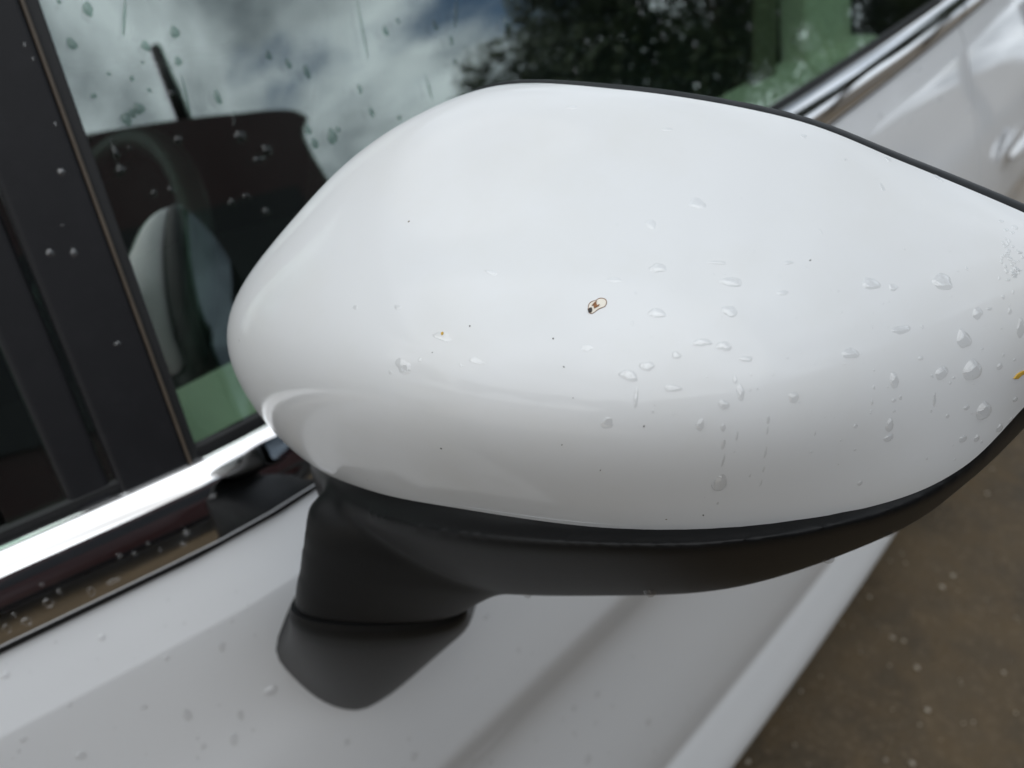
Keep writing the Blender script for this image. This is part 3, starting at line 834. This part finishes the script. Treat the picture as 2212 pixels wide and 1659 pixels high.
def drop_mesh(w, h, rnd, tail=0.0, flat=.30, wob=.10):
    """dome of water: local x across, y down the slope, z off the surface"""
    n, m = 22, 6; ph = [rnd.uniform(0, 6.28) for _ in range(4)]; V = [(0, h*.08, flat*min(w, h)*.5)]; F = []
    for k in range(1, m+1):
        t = k/m
        for i in range(n):
            a = 2*math.pi*i/n
            r_ = 1+wob*(.6*math.sin(2*a+ph[0])+.5*math.sin(3*a+ph[1])+.3*math.sin(5*a+ph[2]))
            x = math.cos(a)*w*.5*r_; y = math.sin(a)*h*.5*r_
            if tail: x *= 1-tail*max(0, -y/(h*.5))            # narrower uphill
            V.append((x*t, h*.08*(1-t)+y*t, flat*min(w, h)*.5*(1-t**2.4)**.75-(.00006 if k == m else 0)))
    for i in range(n): F.append((0, 1+i, 1+(i+1) % n))
    for k in range(m-1):
        for i in range(n):
            a = 1+k*n+i; b = 1+k*n+(i+1) % n; F.append((a, a+n, b+n, b))
    return V, F
rnd = random.Random(21)
def put_drop(tree_, px, py, w, h, label, group, mat='water', tail=.25, rot=0.0, flat=.30, name='rain_drop', wob=.10, lift=0.0):
    r_ = hit(tree_, px, py)
    if r_ is None: return None
    loc, nor, dist = r_; s = dist/FPX
    dn, ac = frame(nor)
    if rot:
        q = Matrix.Rotation(rot, 3, nor); dn, ac = q @ dn, q @ ac
    view = (EYE-loc).normalized()
    fy = max(.35, (dn-view*dn.dot(view)).length)         # foreshortening of the slope direction
    fx = max(.35, (ac-view*ac.dot(view)).length)
    V, F = drop_mesh(w*s/fx, h*s/fy, rnd, tail, flat, wob)
    VV = []
    for (x, y, z) in V:
        p = loc+ac*x+dn*y
        # follow the curved surface under the drop
        g = tree_.ray_cast(p+nor*.02, -nor, .05)
        base_ = g[0] if g[0] is not None else p
        VV.append(base_-loc+nor*(z+.00005+lift))
    me = mesh(name, VV, F)
    o = bpy.data.objects.new(name, me); COL.objects.link(o); o.location = loc; me.materials.append(MATS[mat])
    me.polygons.foreach_set('use_smooth', [True]*len(me.polygons))
    return prop(o, label, 'drop', group)
LC, GC = 'clear rain drop resting on the white mirror cap', 'rain drops on the mirror cap'
def zc(x, y): return 1334+x*.3968, 494+y*.3968
cap_drops = [(620,290,110,60),(545,185,90,24),(930,185,50,22),(220,215,100,50),(215,460,90,60),(610,450,90,60),(460,620,110,44),(580,640,80,60),(900,350,60,30),(1380,300,80,80),(1500,320,50,40),
 (1770,290,100,90),(1545,550,90,50),(1270,680,90,60),(1960,460,50,70),(1885,600,70,110),(1765,785,65,75),(700,710,70,40),(320,690,50,50),(160,750,80,60),(60,800,100,70),
 (100,920,30,110),(640,820,25,55),(670,890,50,90),(720,880,15,20),(760,870,14,20),(300,870,90,50),(580,960,60,60),(960,920,60,60),(450,1070,50,70),(575,1085,30,44),(575,1175,25,60),
 (575,1265,15,70),(820,1040,20,50),(815,1100,14,50),(650,1130,14,60),(805,1220,12,70),(795,1310,12,40),(780,1385,12,45),(1395,865,14,30),(1385,945,12,40),(1725,930,16,80),(1707,992,10,26),
 (1540,920,16,35),(1505,935,25,25),(1475,1140,50,40),(1505,995,20,14),(1900,975,30,30),(1795,1020,20,30),(1810,840,14,20),(1830,812,16,20),(1295,1075,25,25),(1320,1385,25,30),
 (1880,1145,40,40),(1955,1140,30,40),(2080,750,30,40),(2100,690,14,25),(2165,930,25,30),(2140,1040,20,30),(2078,1085,30,50),(1985,655,14,14),(2160,715,14,20),(2135,450,20,40),(2025,437,30,20),
 (1075,1115,10,30),(2195,540,40,110),(1650,705,25,30),(485,805,14,18),(845,795,10,22),(725,795,10,24),(990,945,12,10),(545,1495,14,14),(1105,15,14,40),(1900,215,12,30)]
def cap_zone(x, y, w, h):
    if 540 < x < 680 and y > 940: return 'drop in the left vertical trickle down the grey face of the mirror cap'
    if 770 < x < 830 and y > 1000: return 'thin length of water in the dashed right trickle down the mirror cap'
    if 1380 < x < 1545 and y > 800: return 'small drop in the vertical row right of centre on the mirror cap'
    if x > 1700 and y > 600: return 'small drop on the grey lower right end of the mirror cap'
    if x > 1850: return 'small drop on the bright upper right end of the mirror cap'
    if y < 700 and w > 40: return 'wide shallow drop on the upper right of the white mirror cap'
    if y < 950: return 'drop along the soft bend of the mirror cap, right of the insect'
    return 'small drop on the grey lower face of the mirror cap'
for (x, y, w, h) in cap_drops:
    put_drop(T_cap, *zc(x, y), w*.3968, h*.3968, cap_zone(x, y, w, h), GC, tail=.3 if h > w*1.1 else .05, flat=.44 if y > 600 else .28, wob=.16 if w > 45 else .07)
for (x, y, w, h, lb) in [(555,1385,82,96,'large tear-shaped drop at the foot of the left trickle on the mirror cap'),
        (1930,770,95,115,'large round drop below the bright edge at the right of the mirror cap'),
        (1990,990,70,105,'tear-shaped drop near the right rim of the mirror cap'),
        (1480,1070,40,78,'bright elongated drop in the vertical row right of centre on the mirror cap'),
        (1505,825,45,95,'long rounded drop topping the vertical row right of centre on the mirror cap')]:
    put_drop(T_cap, *zc(x, y), w*.3968, h*.3968, lb, None, tail=.25, flat=.55, wob=.06)
# splash of small drops at the bright outer end
for i in range(46):
    x = rnd.gauss(2140, 45); y = rnd.gauss(180, 95)
    if x > 2210: continue
    put_drop(T_cap, *zc(x, y), rnd.uniform(4, 11), rnd.uniform(5, 13), 'tiny drop in the splash at the bright outer end of the mirror cap', GC, tail=.2, flat=.3, wob=.2)
# fine beads between the larger drops
for i in range(80):
    px, py = rnd.uniform(1330, 2190), rnd.gauss(760, 150)
    if not 330 < py < 1080: continue
    w = rnd.choice((2.2, 2.8, 3.4, 4.5, 6))
    put_drop(T_cap, px, py, w, w*rnd.uniform(.9, 1.8), 'tiny bead of water scattered over the right half of the mirror cap', GC, tail=.2, flat=.45, wob=.15)
# shallow films on the upper and left areas
for (x, y, w, h) in [(950,750,36,32),(880,785,10,8),(1265,745,9,8),(1350,722,40,12),(2060,1060,24,28),(1165,590,46,18),(920,430,14,12),(690,430,10,12),(1040,715,10,9),(1430,240,30,10),(2100,280,34,12),(1950,650,26,16)]:
    put_drop(T_cap, 494+x*.3968, 494+y*.3968, w, h, 'faint flat film of water on the left half of the mirror cap', GC, tail=0, flat=.10, wob=.2)
for (x, y, w, h) in [(800,880,34,24),(600,970,24,20),(670,560,24,8),(260,465,24,8),(1260,590,14,10),(1625,690,8,16),(1840,770,10,24),(1600,810,8,22),(1890,780,10,14),(1440,690,8,6)]:
    put_drop(T_cap, 1106+x*.5, y*.5, w, h, 'faint flat film of water on the upper face of the mirror cap', GC, tail=0, flat=.12, wob=.2)
LG, GG = 'small rain drop on the tinted door window', 'rain drops on the door window'
for (x, y, w, h) in [(380,40,40,60),(310,190,40,50),(755,140,40,50),(630,200,36,44),(770,265,32,36),(1160,240,26,40),(1245,275,26,44),(1325,310,30,56),(1665,135,26,40),(1880,110,22,40),(1950,175,16,40),(2190,105,30,40),
        (740,405,30,36),(405,415,24,24),(645,390,18,22),(570,340,20,24),(470,320,18,16),(615,270,14,14),(940,420,30,60),(1555,385,20,36),(1605,485,22,40),(1725,510,20,20),(570,490,30,40),(600,470,46,50),(545,515,40,60),(1720,90,14,24),
        (1040,590,50,56),(1155,650,40,56),(1330,560,28,46),(1360,620,34,46),(1435,590,46,66),(735,820,24,30),(665,835,30,34),(1000,875,30,34),(1065,850,34,30),(1150,915,30,38),(770,605,34,40),(600,1000,14,14),(500,660,30,60),(520,735,50,50),(1120,690,60,30),(255,8,20,20),(1460,560,20,24),(1965,265,14,22),(390,600,16,20),(560,640,18,20)]:
    put_drop(T_glass, x*.5, y*.5, w*.5, h*.5, ('pale rain drop on the window against the dark van reflection' if (x > 620 and y > 540) else 'rain drop on the window beside the pillar, left of the reflected antenna' if x < 600 else 'dark rain drop on the window against the reflected clouds') , GG, 'water_on_glass', tail=.2, flat=.4, wob=.14)
for (x, y, w, h) in [(865,15,16,30),(860,75,22,36),(1025,120,28,36),(655,160,22,40),(790,195,22,40),(690,40,14,24),(640,95,20,20),(275,310,14,40),(615,270,16,20),(560,60,20,36),(545,20,16,30),(325,185,26,36),(50,300,12,40),(1150,60,14,24),(1210,180,12,20)]:
    put_drop(T_glass, 1106+x*.5, y*.5, w*.5, h*.5, 'rain drop on the window against the reflected trees', GG, 'water_on_glass', tail=.2, flat=.4, wob=.14)
for k, (x0, y0, x1, y1, w) in enumerate([(485,0,590,135,14),(1520,0,1612,250,9),(770,330,835,480,11),(1840,320,1865,430,8),(470,590,520,740,11),(1940,0,2000,110,14),(990,480,1030,545,12)]):
    # thin running trickle: a chain of flattened lengths in one mesh
    px, py = (x0+x1)/4, (y0+y1)/4; L_ = math.hypot(x1-x0, y1-y0)*.5
    r_ = hit(T_glass, px, py)
    if r_ is None: continue
    a, b = hit(T_glass, x0*.5, y0*.5), hit(T_glass, x1*.5, y1*.5)
    if a is None or b is None: continue
    dn, ac = frame(r_[1]); dv = (b[0]-a[0]).normalized(); ang = math.atan2(dv.dot(ac), dv.dot(dn))
    put_drop(T_glass, px, py, w*.5, L_, ['thin trickle of water running down the door window', ][0], 'trickles on the door window', 'water_on_glass', tail=.5, rot=ang if r_[1].dot(dn.cross(ac)) < 0 else -ang, flat=.4, wob=.05, name='water_trickle')
LP, GP = 'rain drop on the charcoal pillar trim beside the window', 'rain drops on the pillar trim'
for (px, py, w, h) in [(133,372,17,20),(109,547,18,22),(160,547,17,22),(254,743,16,11),(72,128,7,9),(54,98,6,12),(120,270,7,12),(135,488,6,7)]:
    put_drop(T_pillar, px, py, w, h, LP, GP, 'water', tail=.15, flat=.5)
LH, GH = 'rain drop on the chrome trim below the window', 'rain drops on the chrome trim'
for (x, y, w, h) in [(805,435,30,24),(790,485,26,22),(515,535,26,20),(580,525,20,16),(210,740,40,46),(395,690,30,40),(115,820,40,36),(30,850,30,36),(255,690,20,20),(490,645,70,16),(920,280,30,20),(690,510,14,14),(640,485,16,14),(60,790,20,20),(180,660,16,14)]:
    put_drop(T_chrome, x*.5, 933+y*.5, w*.5, h*.5, LH, GH, 'water', tail=.1, flat=.4, wob=.18)
LD, GD = 'rain drop on the white door panel', 'rain drops on the door panel'
for (x, y, w, h) in [(1170,1120,60,40),(810,1225,40,50),(1790,1400,40,30),(20,1055,50,30),(440,890,30,40),(1040,1225,30,40),(960,930,30,40),(350,1400,40,40),(100,1330,30,30),(1500,1340,30,24),(720,980,24,24),(880,1360,24,30),(620,1190,30,24),(2100,800,30,24),(300,1180,24,24),(1010,1330,40,50)]:
    put_drop(T_door, x*.5, 933+y*.5, w*.5, h*.5, 'rain drop on the white door beside the mirror foot' if x > 700 else 'rain drop on the white door below the chrome trim', GD, 'water', tail=.1, flat=.4, wob=.15)
for (px, py, w, h) in [(1985,150,12,10),(2030,215,10,10),(1900,250,10,10),(2060,120,8,10),(1965,260,9,9),(2090,240,10,12),(1400,1560,16,12),(1290,1500,14,12),(1270,1640,18,14),(1240,1530,12,10)]:
    put_drop(T_door, px, py, w, h, 'rain drop on the white door beyond the mirror cap' if py < 400 else 'rain drop low on the white door under the mirror shell', GD, 'water', tail=.1, flat=.4, wob=.15)
for i in range(46):
    px, py = rnd.choice(((rnd.uniform(0, 560), rnd.uniform(1250, 1655)), (rnd.uniform(850, 1500), rnd.uniform(1400, 1655))))
    w = rnd.uniform(3, 8)
    put_drop(T_door, px, py, w, w*rnd.uniform(.9, 1.6), 'tiny bead of water on the white door near the mirror foot', GD, 'water', tail=.1, flat=.4, wob=.15)
LU, GU = 'rain drop hanging from the lower edge of the black mirror shell', 'drops hanging under the mirror shell'
for (px, py, w, h) in [(1404,1284,26,14),(1140,1290,18,8),(1790,1214,24,12),(1918,1157,24,12)]:
    r_ = hit(T_house, px, py-6)
    if r_: put_drop(T_house, px, py-6, w, h, LU, GU, 'water', tail=0, flat=.9)

# dried insect mark and flecks of dirt on the cap
def patch(name, tree_, outline, mat, label, cat, th=.00012, group=None, parent=None, lift=0.0):
    hs = [hit(tree_, *p) for p in outline]
    if any(h_ is None for h_ in hs): return None
    c = sum((h_[0] for h_ in hs), Vector())/len(hs); nor = sum((h_[1] for h_ in hs), Vector()).normalized()
    n = len(hs); o0 = parent.location if parent is not None else c
    V = [h_[0]+nor*(.00003+lift)-o0 for h_ in hs]+[c+(h_[0]-c)*.92+nor*(th+lift)-o0 for h_ in hs]+[c+nor*(th*1.2+lift)-o0]
    F = [(i, (i+1) % n, n+(i+1) % n, n+i) for i in range(n)]+[(n+i, n+(i+1) % n, 2*n) for i in range(n)]
    me = mesh(name, V, F); o = bpy.data.objects.new(name, me); COL.objects.link(o); me.materials.append(MATS[mat])
    if parent is not None: o.parent = parent
    else: o.location = c
    if label: prop(o, label, cat, group)
    return o
def blob(px, py, w, h, rot=0, n=12, wob=.15):
    return [(px+math.cos(rot)*math.cos(2*math.pi*i/n)*w/2*(1+rnd.uniform(-wob, wob))-math.sin(rot)*math.sin(2*math.pi*i/n)*h/2, py+math.sin(rot)*math.cos(2*math.pi*i/n)*w/2+math.cos(rot)*math.sin(2*math.pi*i/n)*h/2*(1+rnd.uniform(-wob, wob))) for i in range(n)]
out = [(1271, 664), (1273, 657), (1279, 652), (1287, 650), (1292, 646.5), (1298, 645), (1305, 646), (1309.5, 650), (1310, 657), (1306, 663), (1299, 666), (1292, 669), (1286, 674), (1279, 678), (1273, 676), (1270.5, 670)]
insect = patch('insect_remains', T_cap, [tuple(p) for p in catmull([(a, b, 0) for a, b in out], 3, True)[:, :2]], 'stain_film', 'tiny amber insect remains with one dark end stuck to the middle of the mirror cap', 'insect', .00010)
def edge_line(pts, w, mat, name, parent, lift):
    pts = catmull([(a, b, 0) for a, b in pts], 4, True)[:, :2]; c = pts.mean(0)
    V = []; F = []; n = len(pts)
    for (a, b) in pts:
        d = np.array([a, b])-c; d /= np.linalg.norm(d)
        for s, l in ((-w, 0), (0, .00012), (w, 0)):
            h_ = hit(T_cap, a+d[0]*s, b+d[1]*s); V.append(h_[0]+h_[1]*(lift+l)-parent.location)
    for i in range(n):
        for j in (0, 1): F.append((i*3+j, ((i+1) % n)*3+j, ((i+1) % n)*3+j+1, i*3+j+1))
    me = mesh(name, V, F); o = bpy.data.objects.new(name, me); COL.objects.link(o); me.materials.append(MATS[mat]); o.parent = parent
edge_line(out, .75, 'stain_brown', 'outline', insect, .0001)
patch('head', T_cap, blob(1275, 671.5, 8.5, 12, .5), 'stain_dark', None, None, .0002, parent=insect, lift=.0002)
patch('vein', T_cap, [(1282, 662), (1288, 655), (1290, 661), (1296, 659), (1293, 663), (1287, 666), (1284, 668)], 'stain_brown', None, None, .00014, parent=insect, lift=.0002)
patch('vein', T_cap, [(1278, 662), (1284, 655), (1290, 651), (1287, 656), (1282, 661)], 'stain_brown', None, None, .00014, parent=insect, lift=.0002)
patch('pollen_fleck', T_cap, blob(955.5, 721, 5.5, 8, .3), 'fleck_yellow', 'tiny yellow fleck on the left half of the mirror cap', 'fleck', .0002)
patch('leaf_scrap', T_cap, [(2188, 818), (2196, 808), (2206, 802), (2216, 799), (2216, 805), (2206, 811), (2197, 819)], 'fleck_yellow', 'small yellow scrap on the right end of the mirror cap', 'scrap', .0003)
spk = [(1195,732,4,4),(1218,793,5,3),(934,762,2.2,2.2),(1015,705,3,4),(1238,860,2.4,2.4),(1214,961,3,2.6),(1297,1016,3,2.4),(1519,1113,4,3),(1750,563,5,2),(1391,921,6,2.6),(953,969,5,2.6)]
for (px, py, w, h) in spk:
    patch('dirt_speck', T_cap, blob(px, py, w*.85, h*.85, rnd.uniform(0, 3)), 'fleck_dark', 'tiny dark speck of dirt on the white mirror cap', 'speck', .00015, 'dirt specks on the mirror cap')
